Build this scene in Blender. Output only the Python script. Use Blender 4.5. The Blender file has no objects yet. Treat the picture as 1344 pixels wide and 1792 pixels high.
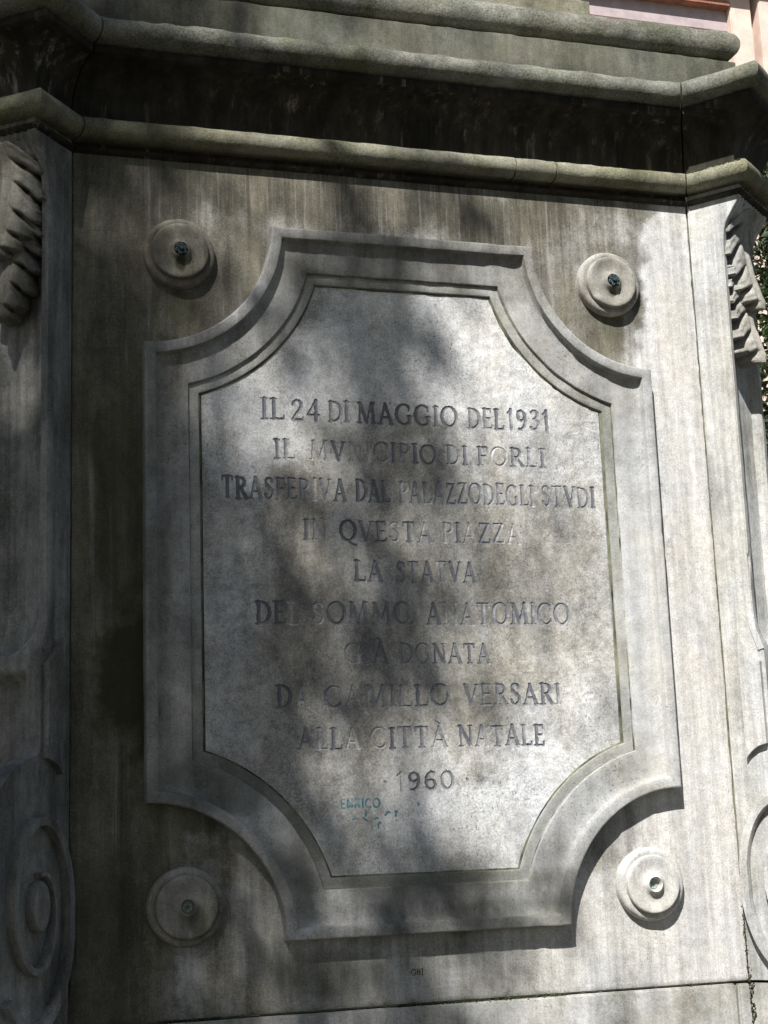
import bpy, bmesh, math, random
import numpy as np
from mathutils import Vector, Matrix

random.seed(7)
RNG = np.random.default_rng(11)
scene = bpy.context.scene
col = scene.collection

# ------------------------------------------------------------------ camera
cam_d = bpy.data.cameras.new("camera")
cam_d.sensor_fit = 'HORIZONTAL'
cam_d.sensor_width = 36.0
cam_d.lens = 2711.0 / 1344.0 * 36.0
cam_d.clip_start = 0.05
cam_d.clip_end = 500.0
cam = bpy.data.objects.new("camera", cam_d)
col.objects.link(cam)
_r = Vector((0.9575, -0.2860, -0.0364)).normalized()
_f = Vector((0.2873, 0.9360, 0.2034)).normalized()
_u = _r.cross(_f).normalized()
cam.matrix_world = Matrix(((_r.x, _u.x, -_f.x, -0.9128),
                           (_r.y, _u.y, -_f.y, -2.7942),
                           (_r.z, _u.z, -_f.z, 0.3022),
                           (0, 0, 0, 1)))
scene.camera = cam

# ------------------------------------------------------------------ sky, sun, exposure
SUN = Vector((-0.62, -1.0, 1.32)).normalized()          # towards the sun
world = bpy.data.worlds.new("World")
scene.world = world
world.use_nodes = True
wn = world.node_tree.nodes
wl = world.node_tree.links
wn.clear()
w_out = wn.new('ShaderNodeOutputWorld')
w_bg = wn.new('ShaderNodeBackground')
w_sky = wn.new('ShaderNodeTexSky')
w_sky.sky_type = 'NISHITA'
w_sky.sun_disc = False
w_sky.sun_elevation = math.asin(SUN.z)
w_sky.sun_rotation = math.atan2(SUN.x, SUN.y)
w_bg.inputs['Strength'].default_value = 0.05
wl.new(w_sky.outputs[0], w_bg.inputs[0])
wl.new(w_bg.outputs[0], w_out.inputs[0])

sun_d = bpy.data.lights.new("sun", 'SUN')
sun_d.energy = 5.0
sun_d.angle = math.radians(0.53)
sun_d.color = (1.0, 0.985, 0.965)
sun = bpy.data.objects.new("sun", sun_d)
col.objects.link(sun)
sun.rotation_euler = SUN.to_track_quat('Z', 'Y').to_euler()
sun.location = (-3, -5, 9)

scene.view_settings.view_transform = 'Standard'
scene.view_settings.look = 'None'
scene.view_settings.exposure = 0.72
scene.view_settings.gamma = 1.0
scene.view_settings.use_curve_mapping = False

# ------------------------------------------------------------------ helpers
PED_LOC = Vector((0.0, 0.70, -1.25))

def vnoise(P, scale, seed=0):
    """value noise in [-1,1], P (n,3)"""
    P = np.asarray(P, float) * scale + seed * 17.31
    i = np.floor(P).astype(np.int64)
    f = P - i
    f = f * f * (3 - 2 * f)
    def h(ix, iy, iz):
        n = (ix * 374761393 + iy * 668265263 + iz * 2147483647 + seed * 1274126177) & 0xffffffff
        n = ((n ^ (n >> 13)) * 1274126177) & 0xffffffff
        n = (n ^ (n >> 16)) & 0xffff
        return n / 32767.5 - 1.0
    out = 0
    for dx in (0, 1):
        wx = f[:, 0] if dx else 1 - f[:, 0]
        for dy in (0, 1):
            wy = f[:, 1] if dy else 1 - f[:, 1]
            for dz in (0, 1):
                wz = f[:, 2] if dz else 1 - f[:, 2]
                out = out + wx * wy * wz * h(i[:, 0] + dx, i[:, 1] + dy, i[:, 2] + dz)
    return out

def raw_mesh(name, V, F):
    V = np.asarray(V, np.float32)
    me = bpy.data.meshes.new(name)
    if isinstance(F, np.ndarray):
        k = F.shape[1]
        me.vertices.add(len(V))
        me.vertices.foreach_set('co', V.ravel())
        me.loops.add(F.size)
        me.loops.foreach_set('vertex_index', F.ravel().astype(np.int32))
        me.polygons.add(len(F))
        me.polygons.foreach_set('loop_start', np.arange(0, F.size, k, dtype=np.int32))
        me.polygons.foreach_set('loop_total', np.full(len(F), k, np.int32))
        me.update(calc_edges=True)
        me.validate()
    else:
        me.from_pydata([tuple(map(float, v)) for v in V], [], F)
        me.update()
    return me

def obj(name, V, F, mat, parent=None, smooth=True, angle=38, fixn=True):
    me = raw_mesh(name, V, F)
    if fixn:
        bm = bmesh.new()
        bm.from_mesh(me)
        bmesh.ops.remove_doubles(bm, verts=bm.verts, dist=1e-6)
        bmesh.ops.recalc_face_normals(bm, faces=bm.faces)
        bm.to_mesh(me)
        bm.free()
    if smooth:
        me.polygons.foreach_set('use_smooth', np.ones(len(me.polygons), bool))
        me.set_sharp_from_angle(angle=math.radians(angle))
    me.materials.append(mat)
    o = bpy.data.objects.new(name, me)
    col.objects.link(o)
    if parent is not None:
        o.parent = parent
        if parent.type == 'EMPTY':
            o.matrix_parent_inverse = Matrix.Translation(-parent.location)
    return o

def empty(name, loc):
    o = bpy.data.objects.new(name, None)
    o.empty_display_size = 0.1
    o.location = loc
    col.objects.link(o)
    return o

def tag(o, label=None, cat=None, group=None, kind=None):
    if label: o['label'] = label
    if cat: o['category'] = cat
    if group: o['group'] = group
    if kind: o['kind'] = kind
    return o

def grid_faces(nr, nc, closed=False):
    r = np.arange(nr - 1)[:, None]
    c = np.arange(nc if closed else nc - 1)[None, :]
    c2 = (c + 1) % nc
    a = r * nc + c
    return np.stack([a, r * nc + c2, (r + 1) * nc + c2, (r + 1) * nc + c], -1).reshape(-1, 4)

class MB:
    """collects boxes / grids into one mesh"""
    def __init__(self): self.V = []; self.F = []; self.n = 0
    def add(self, V, F):
        V = np.asarray(V, float).reshape(-1, 3)
        self.V.append(V)
        self.F += [tuple(int(k) + self.n for k in f) for f in F]
        self.n += len(V)
    def box(self, x0, x1, y0, y1, z0, z1, b=0.0):
        if b <= 0:
            V = [(x, y, z) for x in (x0, x1) for y in (y0, y1) for z in (z0, z1)]
            self.add(V, [(0, 1, 3, 2), (4, 6, 7, 5), (0, 4, 5, 1), (2, 3, 7, 6), (0, 2, 6, 4), (1, 5, 7, 3)])
        else:
            bm = bmesh.new()
            bmesh.ops.create_cube(bm, size=1)
            for v in bm.verts:
                v.co = Vector((x0 + (v.co.x + .5) * (x1 - x0), y0 + (v.co.y + .5) * (y1 - y0), z0 + (v.co.z + .5) * (z1 - z0)))
            bmesh.ops.bevel(bm, geom=bm.edges[:], offset=b, segments=2, affect='EDGES')
            bm.verts.index_update()
            self.add([v.co[:] for v in bm.verts], [[v.index for v in f.verts] for f in bm.faces])
            bm.free()
    def build(self, name, mat, parent=None, **k):
        return obj(name, np.concatenate(self.V), self.F, mat, parent, **k)

# ------------------------------------------------------------------ materials
class NT:
    def __init__(self, name):
        self.m = bpy.data.materials.new(name)
        self.m.use_nodes = True
        self.t = self.m.node_tree
        self.t.nodes.clear()
        self.out = self.n('ShaderNodeOutputMaterial')
        self.b = self.n('ShaderNodeBsdfPrincipled')
        self.t.links.new(self.b.outputs[0], self.out.inputs[0])
        self.geo = self.n('ShaderNodeNewGeometry')
        self.pos = self.geo.outputs['Position']
    def n(self, t, **kw):
        nd = self.t.nodes.new(t)
        for k, v in kw.items(): setattr(nd, k, v)
        return nd
    def link(self, a, b): self.t.links.new(a, b)
    def put(self, sock, v):
        if isinstance(v, (int, float, tuple, list)):
            sock.default_value = v
        else:
            self.link(v, sock)
    def math(self, op, a, b=0.0, c=0.0, clamp=False):
        nd = self.n('ShaderNodeMath', operation=op, use_clamp=clamp)
        self.put(nd.inputs[0], a); self.put(nd.inputs[1], b); self.put(nd.inputs[2], c)
        return nd.outputs[0]
    def scaled(self, s):
        nd = self.n('ShaderNodeMapping')
        nd.inputs['Scale'].default_value = s
        self.link(self.pos, nd.inputs['Vector'])
        return nd.outputs[0]
    def noise(self, scale, detail=6, rough=0.6, vec=None, dist=0.0):
        nd = self.n('ShaderNodeTexNoise')
        nd.inputs['Scale'].default_value = scale
        nd.inputs['Detail'].default_value = detail
        nd.inputs['Roughness'].default_value = rough
        nd.inputs['Distortion'].default_value = dist
        self.link(vec or self.pos, nd.inputs['Vector'])
        return nd.outputs['Fac']
    def ramp(self, v, lo, hi, a=0.0, b=1.0):
        nd = self.n('ShaderNodeMapRange', interpolation_type='SMOOTHSTEP')
        self.put(nd.inputs[0], v)
        nd.inputs[1].default_value = lo; nd.inputs[2].default_value = hi
        nd.inputs[3].default_value = a; nd.inputs[4].default_value = b
        return nd.outputs[0]
    def mix(self, f, a, b, mode='MIX'):
        nd = self.n('ShaderNodeMix', data_type='RGBA', blend_type=mode)
        self.put(nd.inputs[0], f)
        for s, v in ((nd.inputs[6], a), (nd.inputs[7], b)):
            if isinstance(v, tuple): s.default_value = (*v, 1.0) if len(v) == 3 else v
            else: self.link(v, s)
        return nd.outputs[2]
    def blob(self, c, r, warp=0.5, wscale=6.0, lo=1.15, hi=0.55):
        sub = self.n('ShaderNodeVectorMath', operation='SUBTRACT'); self.link(self.pos, sub.inputs[0]); sub.inputs[1].default_value = c
        mul = self.n('ShaderNodeVectorMath', operation='MULTIPLY'); self.link(sub.outputs[0], mul.inputs[0]); mul.inputs[1].default_value = (1 / r[0], 1 / r[1], 1 / r[2])
        ln = self.n('ShaderNodeVectorMath', operation='LENGTH'); self.link(mul.outputs[0], ln.inputs[0])
        nz = self.noise(wscale, 5, 0.65)
        d = self.math('ADD', ln.outputs['Value'], self.math('MULTIPLY', self.math('SUBTRACT', nz, 0.5), 2 * warp))
        return self.ramp(d, lo, hi)
    def bump(self, h, strength, dist, prev=None):
        nd = self.n('ShaderNodeBump')
        nd.inputs['Strength'].default_value = strength
        nd.inputs['Distance'].default_value = dist
        self.put(nd.inputs['Height'], h)
        if prev is not None: self.link(prev, nd.inputs['Normal'])
        return nd.outputs[0]

def stone(name, clean, grime, cover=0.5, soft=0.16, streak=0.4, sscale=30.0, green=0.15, greencol=(0.10, 0.12, 0.045),
          speck=0.5, bump=0.5, dirt_shade=(), washed=(), runs=0.0, runcol=None, big=2.6, pits=0.5, fine=1.0, mossy=(), mott=0.5, strk=0.35, toprun=0.0):
    """weathered limestone: clean stone under a broken film of grime, rain streaks, algae, pits"""
    t = NT(name)
    n_big = t.noise(big, 7, 0.62, dist=0.6)
    n_mid = t.noise(11.0, 6, 0.65)
    n_str = t.noise(1.0, 6, 0.6, vec=t.scaled((sscale, sscale, 1.6)))
    v = t.math('ADD', t.math('MULTIPLY', n_big, 0.62 - streak * 0.45), t.math('MULTIPLY', n_mid, 0.38 - streak * 0.25))
    v = t.math('ADD', v, t.math('MULTIPLY', n_str, streak * 0.70))
    for c, r, a in dirt_shade:
        v = t.math('ADD', v, t.math('MULTIPLY', t.blob(c, r), a))
    for c, r, a in washed:
        v = t.math('SUBTRACT', v, t.math('MULTIPLY', t.blob(c, r, warp=0.45, wscale=9.0, lo=1.05, hi=0.75), a))
    thr = 0.5 + (0.5 - cover) * 0.42
    g = t.ramp(v, thr - soft, thr + soft)
    # fine grain breaks the film up
    grain = t.noise(230.0 * fine, 4, 0.75)
    g = t.math('ADD', g, t.math('MULTIPLY', t.math('SUBTRACT', grain, 0.5), 1.5 * speck), clamp=True)
    gv = t.mix(t.ramp(t.noise(8.0, 6, 0.7, vec=t.scaled((1.5, 1.5, 0.55))), 0.32, 0.68), tuple(k * 0.62 for k in grime), tuple(k * 1.55 for k in grime))
    c = t.mix(g, clean, gv)
    tone = t.noise(5.5, 5, 0.6, vec=t.scaled((1.3, 1.3, 0.8)))
    warm = t.mix(t.ramp(tone, 0.35, 0.68), (0.97, 0.985, 1.01), (1.02, 1.0, 0.955))
    c = t.mix(1.0, c, warm, 'MULTIPLY')
    if green > 0:
        gm = t.ramp(t.noise(4.2, 7, 0.68, dist=0.8), 0.60 - green * 0.28, 0.80 - green * 0.2)
        gm = t.math('MULTIPLY', gm, t.ramp(grain, 0.30, 0.62))
        c = t.mix(t.math('MULTIPLY', gm, min(1.0, 0.35 + green)), c, greencol)
    if runs > 0:
        rn = t.noise(1.0, 6, 0.7, vec=t.scaled((48.0, 48.0, 1.3)))
        rn2 = t.noise(1.0, 4, 0.6, vec=t.scaled((9.0, 9.0, 3.0)))
        rm = t.math('MULTIPLY', t.math('MULTIPLY', t.ramp(rn, 0.52, 0.70), t.ramp(rn2, 0.42, 0.66)), t.ramp(grain, 0.05, 0.5))
        c = t.mix(t.math('MULTIPLY', rm, runs), c, runcol or clean)
    if toprun > 0:
        band = t.blob((0.05, 0, 1.56), (0.66, 1, 0.30), warp=0.35, wscale=14.0, lo=1.1, hi=0.2)
        tr1 = t.noise(1.0, 5, 0.65, vec=t.scaled((120.0, 120.0, 3.2)))
        tr2 = t.noise(1.0, 5, 0.65, vec=t.scaled((63.0, 63.0, 3.4)), dist=0.2)
        c = t.mix(t.math('MULTIPLY', t.math('MULTIPLY', t.ramp(tr2, 0.53, 0.66), band), toprun), c, (0.06, 0.054, 0.042))
        c = t.mix(t.math('MULTIPLY', t.math('MULTIPLY', t.math('MULTIPLY', t.ramp(tr1, 0.50, 0.72), t.ramp(grain, 0.2, 0.55)), band), toprun), c, (0.52, 0.50, 0.45))
    if mott > 0:
        mo = t.math('ADD', t.math('MULTIPLY', t.noise(330.0 * fine, 3, 0.8), 0.55), t.math('MULTIPLY', t.noise(48.0, 6, 0.75), 0.45))
        c = t.mix(mott, c, t.mix(t.ramp(mo, 0.36, 0.62), (0.42, 0.41, 0.39), (1.22, 1.22, 1.22)), 'MULTIPLY')
    if strk > 0:
        so = t.noise(1.0, 7, 0.72, vec=t.scaled((38.0, 38.0, 2.0)), dist=0.15)
        c = t.mix(strk, c, t.mix(t.ramp(so, 0.36, 0.62), (0.50, 0.485, 0.455), (1.12, 1.12, 1.12)), 'MULTIPLY')
    for mc, mr, ma in mossy:
        mm = t.math('MULTIPLY', t.blob(mc, mr, warp=0.9, wscale=11.0), t.ramp(grain, 0.15, 0.42))
        c = t.mix(t.math('MULTIPLY', mm, ma), c, (0.030, 0.034, 0.013))
    # dark pits and lichen specks
    sp = t.math('MULTIPLY', t.ramp(t.noise(210.0 * fine, 3, 0.75), 0.57, 0.66), t.ramp(t.noise(7.0, 5, 0.7), 0.40, 0.66))
    c = t.mix(t.math('MULTIPLY', sp, pits), c, (0.035, 0.033, 0.028))
    t.link(c, t.b.inputs['Base Color'])
    t.b.inputs['Roughness'].default_value = 0.86
    t.b.inputs['Specular IOR Level'].default_value = 0.25
    h = t.math('ADD', t.math('MULTIPLY', grain, 0.5), t.math('MULTIPLY', t.noise(420.0 * fine, 3, 0.6), 0.25))
    h = t.math('SUBTRACT', h, t.math('MULTIPLY', sp, 0.8))
    b1 = t.bump(h, 0.55 * bump, 0.0022)
    b2 = t.bump(t.noise(26.0, 5, 0.6), 0.45 * bump, 0.006, b1)
    t.link(b2, t.b.inputs['Normal'])
    return t.m

def simple(name, base, rough=0.8, var=0.25, scale=20.0, bump=0.3, metal=0.0, bdist=0.003):
    t = NT(name)
    n = t.noise(scale, 6, 0.65)
    dark = tuple(b * (1 - var) for b in base); lite = tuple(min(1, b * (1 + var)) for b in base)
    t.link(t.mix(t.ramp(n, 0.3, 0.7), dark, lite), t.b.inputs['Base Color'])
    t.b.inputs['Roughness'].default_value = rough
    t.b.inputs['Metallic'].default_value = metal
    if bump: t.link(t.bump(t.noise(scale * 6, 4, 0.6), bump, bdist), t.b.inputs['Normal'])
    return t.m

CLEAN = (0.60, 0.585, 0.56)
GRIME = (0.19, 0.175, 0.145)
M = {}
M['wall'] = stone('wall_stone', CLEAN, (0.125, 0.115, 0.086), cover=0.50, streak=0.42, sscale=24, green=0.14, greencol=(0.055, 0.062, 0.028), runs=0.40, runcol=(0.58, 0.57, 0.55), toprun=0.55, mott=0.6, strk=0.45,
                  dirt_shade=[((-0.52, 0, 0.62), (0.16, 1, 0.34), 0.30), ((-0.64, 0, 0.8), (0.30, 1, 1.2), 0.17), ((-0.40, 0, 1.46), (0.40, 1, 0.26), 0.14), ((0.0, 0, 1.58), (0.62, 1, 0.10), 0.10),  # left blobs: real staining, deepened to carry part of the shade in colour
                         ((-0.60, 0, 0.95), (0.09, 1, 0.5), 0.12), ((0.30, 0, 1.40), (0.28, 1, 0.2), 0.10), ((-0.45, 0, 1.28), (0.04, 1, 0.09), 0.14), ((0.45, 0, 1.29), (0.04, 1, 0.09), 0.10), ((0.44, 0, 0.10), (0.05, 1, 0.06), 0.06)],
                  mossy=[((-0.535, 0, 0.60), (0.085, 1, 0.16), 0.9), ((-0.56, 0, 0.9), (0.06, 1, 0.25), 0.5), ((-0.6, 0, 0.12), (0.12, 1, 0.2), 0.45), ((-0.445, 0, 1.30), (0.035, 1, 0.05), 0.5), ((0.455, 0, 1.31), (0.03, 1, 0.045), 0.35), ((-0.2, 0, 0.06), (0.12, 1, 0.05), 0.4)],
                  washed=[((0.68, 0, 1.20), (0.17, 1, 0.62), 0.30), ((0.62, 0, 0.35), (0.20, 1, 0.55), 0.22), ((0.42, 0, 0.10), (0.3, 1, 0.14), 0.16)])
M['frame'] = stone('frame_stone', (0.50, 0.495, 0.48), (0.20, 0.195, 0.18), cover=0.48, streak=0.25, green=0.16, pits=0.7, mott=0.45, strk=0.25,
                   dirt_shade=[((-0.54, 0, 0.8), (0.24, 1, 0.9), 0.05), ((0.1, 0, 0.16), (0.42, 1, 0.07), 0.12), ((0.0, 0, 1.42), (0.5, 1, 0.10), 0.12)],
                   mossy=[((-0.42, 0, 0.39), (0.13, 1, 0.06), 0.45), ((-0.27, 0, 0.22), (0.07, 1, 0.08), 0.35), ((0.38, 0, 0.42), (0.12, 1, 0.08), 0.18), ((0.0, 0, 0.22), (0.3, 1, 0.03), 0.4), ((0.16, 0, 0.15), (0.2, 1, 0.03), 0.35), ((-0.5, 0, 0.9), (0.03, 1, 0.3), 0.3)],
                   washed=[((0.5, 0, 0.75), (0.12, 1, 0.42), 0.12)])
M['fillet'] = stone('fillet_stone', (0.48, 0.475, 0.45), (0.17, 0.168, 0.142), cover=0.48, streak=0.15, green=0.20, greencol=(0.09, 0.10, 0.05), pits=0.7, mott=0.5, strk=0.1,
                    mossy=[((-0.30, 0, 0.36), (0.20, 1, 0.16), 0.6), ((0.0, 0, 0.22), (0.3, 1, 0.03), 0.55), ((0.32, 0, 0.38), (0.12, 1, 0.14), 0.3)])
M['field'] = stone('field_stone', (0.62, 0.615, 0.605), (0.25, 0.237, 0.21), cover=0.46, streak=0.16, green=0.05, pits=0.8, speck=0.9, big=3.4, mott=0.7, strk=0.15,
                   dirt_shade=[((0.0, 0, 0.74), (0.34, 1, 0.36), 0.10), ((0.22, 0, 0.85), (0.14, 1, 0.2), 0.05), ((-0.24, 0, 0.75), (0.10, 1, 0.28), 0.08)],
                   washed=[((0.08, 0, 1.26), (0.30, 1, 0.17), 0.20), ((-0.33, 0, 1.05), (0.09, 1, 0.14), 0.12), ((0.24, 0, 0.41), (0.07, 1, 0.07), 0.22), ((0.1, 0, 0.32), (0.2, 1, 0.07), 0.10)])
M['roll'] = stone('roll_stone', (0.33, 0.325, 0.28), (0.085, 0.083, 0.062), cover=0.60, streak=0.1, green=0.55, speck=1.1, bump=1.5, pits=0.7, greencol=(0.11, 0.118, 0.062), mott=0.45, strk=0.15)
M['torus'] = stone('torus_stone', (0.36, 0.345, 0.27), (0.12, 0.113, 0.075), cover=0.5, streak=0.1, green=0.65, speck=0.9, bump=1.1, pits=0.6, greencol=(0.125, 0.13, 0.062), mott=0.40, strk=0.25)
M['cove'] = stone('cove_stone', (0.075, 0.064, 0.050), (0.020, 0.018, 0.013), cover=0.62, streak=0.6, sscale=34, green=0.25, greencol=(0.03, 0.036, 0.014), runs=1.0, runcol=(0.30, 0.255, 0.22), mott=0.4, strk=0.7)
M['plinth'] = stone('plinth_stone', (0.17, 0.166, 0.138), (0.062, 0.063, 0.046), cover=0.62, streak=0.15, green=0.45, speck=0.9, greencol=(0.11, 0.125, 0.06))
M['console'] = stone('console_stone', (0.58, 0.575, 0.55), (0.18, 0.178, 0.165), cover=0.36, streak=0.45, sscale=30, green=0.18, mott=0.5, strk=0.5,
                     dirt_shade=[((-0.72, -0.05, 0.8), (0.22, 0.3, 1.3), 0.20)])  # left console only: dirt that also puts its shade into the colour
M['leaf_stone'] = stone('carved_leaf_stone', (0.44, 0.43, 0.40), (0.15, 0.14, 0.115), cover=0.48, streak=0.1, green=0.2, bump=0.9, dirt_shade=[((-0.75, -0.05, 1.4), (0.2, 0.3, 0.3), 0.2)])  # left leaf darkened in colour as well, deepening its shade
M['boss'] = stone('boss_stone', (0.54, 0.53, 0.50), (0.20, 0.185, 0.15), cover=0.45, streak=0.1, green=0.12, pits=0.5,
                  dirt_shade=[((-0.45, 0, 1.40), (0.12, 1, 0.12), 0.22), ((-0.45, 0, 0.19), (0.12, 1, 0.12), 0.10), ((0.45, 0, 1.40), (0.1, 1, 0.1), 0.06)],
                  mossy=[((-0.4485, 0, 1.380), (0.013, 1, 0.024), 0.85), ((0.4485, 0, 1.383), (0.010, 1, 0.018), 0.6), ((-0.43, 0, 0.165), (0.02, 1, 0.03), 0.5), ((-0.49, 0, 1.42), (0.03, 1, 0.03), 0.35)],
                  washed=[((0.45, 0, 0.19), (0.12, 1, 0.12), 0.2)])
M['base'] = stone('base_stone', (0.56, 0.55, 0.53), (0.22, 0.21, 0.175), cover=0.40, streak=0.2, green=0.18)
M['groove'] = simple('groove_algae', (0.105, 0.108, 0.066), 0.95, 0.85, 14)
M['mortar'] = simple('weathered_mortar', (0.15, 0.145, 0.10), 0.95, 0.5, 35)
M['gap'] = simple('joint_dirt', (0.035, 0.032, 0.022), 0.95, 0.3, 60)
M['bronze'] = simple('patinated_bronze', (0.035, 0.055, 0.06), 0.55, 0.4, 120, 0.4, 0.6)
M['verdigris'] = simple('verdigris_plug', (0.30, 0.36, 0.33), 0.8, 0.45, 160, 0.5)
M['moss'] = simple('moss_green', (0.032, 0.042, 0.012), 0.95, 0.6, 90, 0.5)
# lead let into the letters, lost here and there
def lead(name, dark, lite, lo, hi):
    t = NT(name)
    n = t.noise(19.0, 5, 0.7)
    g = t.noise(150.0, 4, 0.75)
    f = t.ramp(t.math('ADD', n, t.math('MULTIPLY', t.math('SUBTRACT', g, 0.5), 0.5)), lo, hi)
    c = t.mix(f, dark, lite)
    c = t.mix(0.5, c, t.mix(t.ramp(t.noise(330.0, 3, 0.8), 0.36, 0.62), (0.5, 0.5, 0.5), (1.2, 1.2, 1.2)), 'MULTIPLY')
    t.link(c, t.b.inputs['Base Color'])
    t.b.inputs['Roughness'].default_value = 0.62
    t.link(t.bump(g, 0.5, 0.0015), t.b.inputs['Normal'])
    return t.m
M['lead'] = [lead('lead_lettering', (0.125, 0.129, 0.142), (0.28, 0.275, 0.265), 0.52, 0.70),
             lead('worn_lead_lettering', (0.17, 0.173, 0.185), (0.36, 0.35, 0.335), 0.47, 0.66),
             lead('bare_cut_lettering', (0.26, 0.25, 0.235), (0.46, 0.45, 0.43), 0.44, 0.64)]
def pen():
    t = NT('faded_teal_pen')
    f = t.ramp(t.noise(60.0, 3, 0.6), 0.46, 0.66)
    t.link(t.mix(f, (0.05, 0.19, 0.21), (0.30, 0.34, 0.33)), t.b.inputs['Base Color'])
    t.b.inputs['Roughness'].default_value = 0.85
    return t.m
M['pen'] = pen()

# ------------------------------------------------------------------ the pedestal
HW = 0.65                     # half width of the inscribed face
TH = math.radians(40)         # the corner consoles stand out diagonally
LC, WC = 0.115, 0.17          # reach and width of a console
ST, CT = math.sin(TH), math.cos(TH)

ped = empty('monument_pedestal', PED_LOC)
tag(ped, 'weathered pale stone monument pedestal with cornice and carved corner consoles', 'pedestal')

# plan line that the mouldings follow (front side and the two flanks)
def plan_pts():
    L = []
    for s in (-1, 1):
        B = np.array((s * HW, 0.0)); sd = np.array((s * ST, -CT)); fd = np.array((s * CT, ST))
        far = B + WC * fd
        pts = [B, B + LC * sd, far + LC * sd, far, np.array((far[0], 1.45))]
        L.append(pts)
    return np.array(L[0][::-1] + L[1])
PLAN = plan_pts()

def mitres(Q):
    out = []
    for i in range(len(Q)):
        ns = []
        for a, b in ((i - 1, i), (i, i + 1)):
            if a < 0 or b >= len(Q): continue
            d = Q[b] - Q[a]; d = d / np.linalg.norm(d)
            ns.append(np.array((d[1], -d[0])))     # outward = right of travel (left to right along the front)
        if len(ns) == 1: out.append(ns[0])
        else:
            m = ns[0] + ns[1]
            out.append(m / (m @ ns[0]))
    return np.array(out)
MIT = mitres(PLAN)

def sweep(name, segs, prof, mat, parent, Q=PLAN, MI=MIT, gap=(0, 0), step=0.03, wob=0.0, wscale=30, seed=1, cap=True, angle=42):
    """profile (d, z) swept along the plan segments segs; gap trims the two ends"""
    mb = MB()
    prof = np.array(prof, float)
    npf = len(prof)
    for k, i in enumerate(segs):
        A = Q[i][None, :] + prof[:, :1] * MI[i][None, :]
        B = Q[i + 1][None, :] + prof[:, :1] * MI[i + 1][None, :]
        L = np.linalg.norm(Q[i + 1] - Q[i])
        dirv = (Q[i + 1] - Q[i]) / L
        if k == 0 and gap[0]: A = A + dirv * gap[0]
        if k == len(segs) - 1 and gap[1]: B = B - dirv * gap[1]
        n = max(2, int(L / step) + 1)
        T = np.linspace(0, 1, n)
        P = A[None] * (1 - T)[:, None, None] + B[None] * T[:, None, None]
        V = np.concatenate([P, np.broadcast_to(prof[None, :, 1:], (n, npf, 1))], -1).reshape(-1, 3)
        if wob:
            V = V + (vnoise(V, wscale, seed) * wob + vnoise(V, wscale * 3.1, seed + 3) * wob * 0.5)[:, None] * np.array([[0.25, -0.8, 0.6]])
        F = [tuple(f) for f in grid_faces(n, npf)]
        if cap:
            if k == 0: F.append(tuple(range(npf)))
            if k == len(segs) - 1: F.append(tuple(range((n - 1) * npf, n * npf))[::-1])
        mb.add(V, F)
    return mb.build(name, mat, parent, angle=angle)

def arc(cx, cz, r, a0, a1, n=14, rz=None):
    rz = r if rz is None else rz
    return [(cx + r * math.cos(math.radians(a)), cz + rz * math.sin(math.radians(a))) for a in np.linspace(a0, a1, n)]

P_FILLET = [(-0.02, 1.5945), (0.0008, 1.5955), (0.0108, 1.6012), (0.0120, 1.6032), (0.0108, 1.6048), (-0.003, 1.6072), (-0.003, 1.6195), (-0.02, 1.620)]
P_TORUS = [(-0.02, 1.6185), (0.012, 1.6187)] + arc(0.0190, 1.6395, 0.0208, -88, 88, 16) + [(0.004, 1.6605), (-0.02, 1.661)]
P_COVE = [(-0.03, 1.6605), (-0.004, 1.6615)] + [(-0.004 + 0.073 * (1 - math.cos(t)), 1.665 + 0.105 * math.sin(t)) for t in np.linspace(0, 1.45, 16)] + \
         [(0.0685, 1.771), (0.071, 1.7735), (0.071, 1.785), (0.067, 1.787), (-0.02, 1.788)]
P_ROLL = [(-0.02, 1.7875), (0.070, 1.7885), (0.076, 1.790)] + arc(0.075, 1.8155, 0.0245, -72, 96, 16) + [(0.03, 1.8435), (-0.05, 1.849), (-0.10, 1.849)]

blocks = [('cornice_block', [0, 1, 2, 3], (0, 0.0018)), ('cornice_block', [4], (0.0018, 0.0018)), ('cornice_block', [5, 6, 7, 8], (0.0018, 0))]
for nm, segs, gp in blocks:
    st = 0.012 if segs == [4] else 0.02
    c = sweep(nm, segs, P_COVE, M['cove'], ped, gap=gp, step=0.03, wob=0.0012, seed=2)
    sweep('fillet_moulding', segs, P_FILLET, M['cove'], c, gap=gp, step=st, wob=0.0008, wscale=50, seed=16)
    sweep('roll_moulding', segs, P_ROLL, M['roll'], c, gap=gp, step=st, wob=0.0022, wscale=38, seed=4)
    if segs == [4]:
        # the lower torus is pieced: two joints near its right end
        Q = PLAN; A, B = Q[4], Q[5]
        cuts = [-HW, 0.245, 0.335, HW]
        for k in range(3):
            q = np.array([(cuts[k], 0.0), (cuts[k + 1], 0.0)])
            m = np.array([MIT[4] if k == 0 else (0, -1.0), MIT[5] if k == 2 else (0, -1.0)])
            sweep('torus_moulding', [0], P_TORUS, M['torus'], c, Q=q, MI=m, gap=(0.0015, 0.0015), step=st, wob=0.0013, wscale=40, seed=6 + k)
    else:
        sweep('torus_moulding', segs, P_TORUS, M['torus'], c, gap=gp, step=st, wob=0.0014, wscale=40, seed=6)

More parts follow.
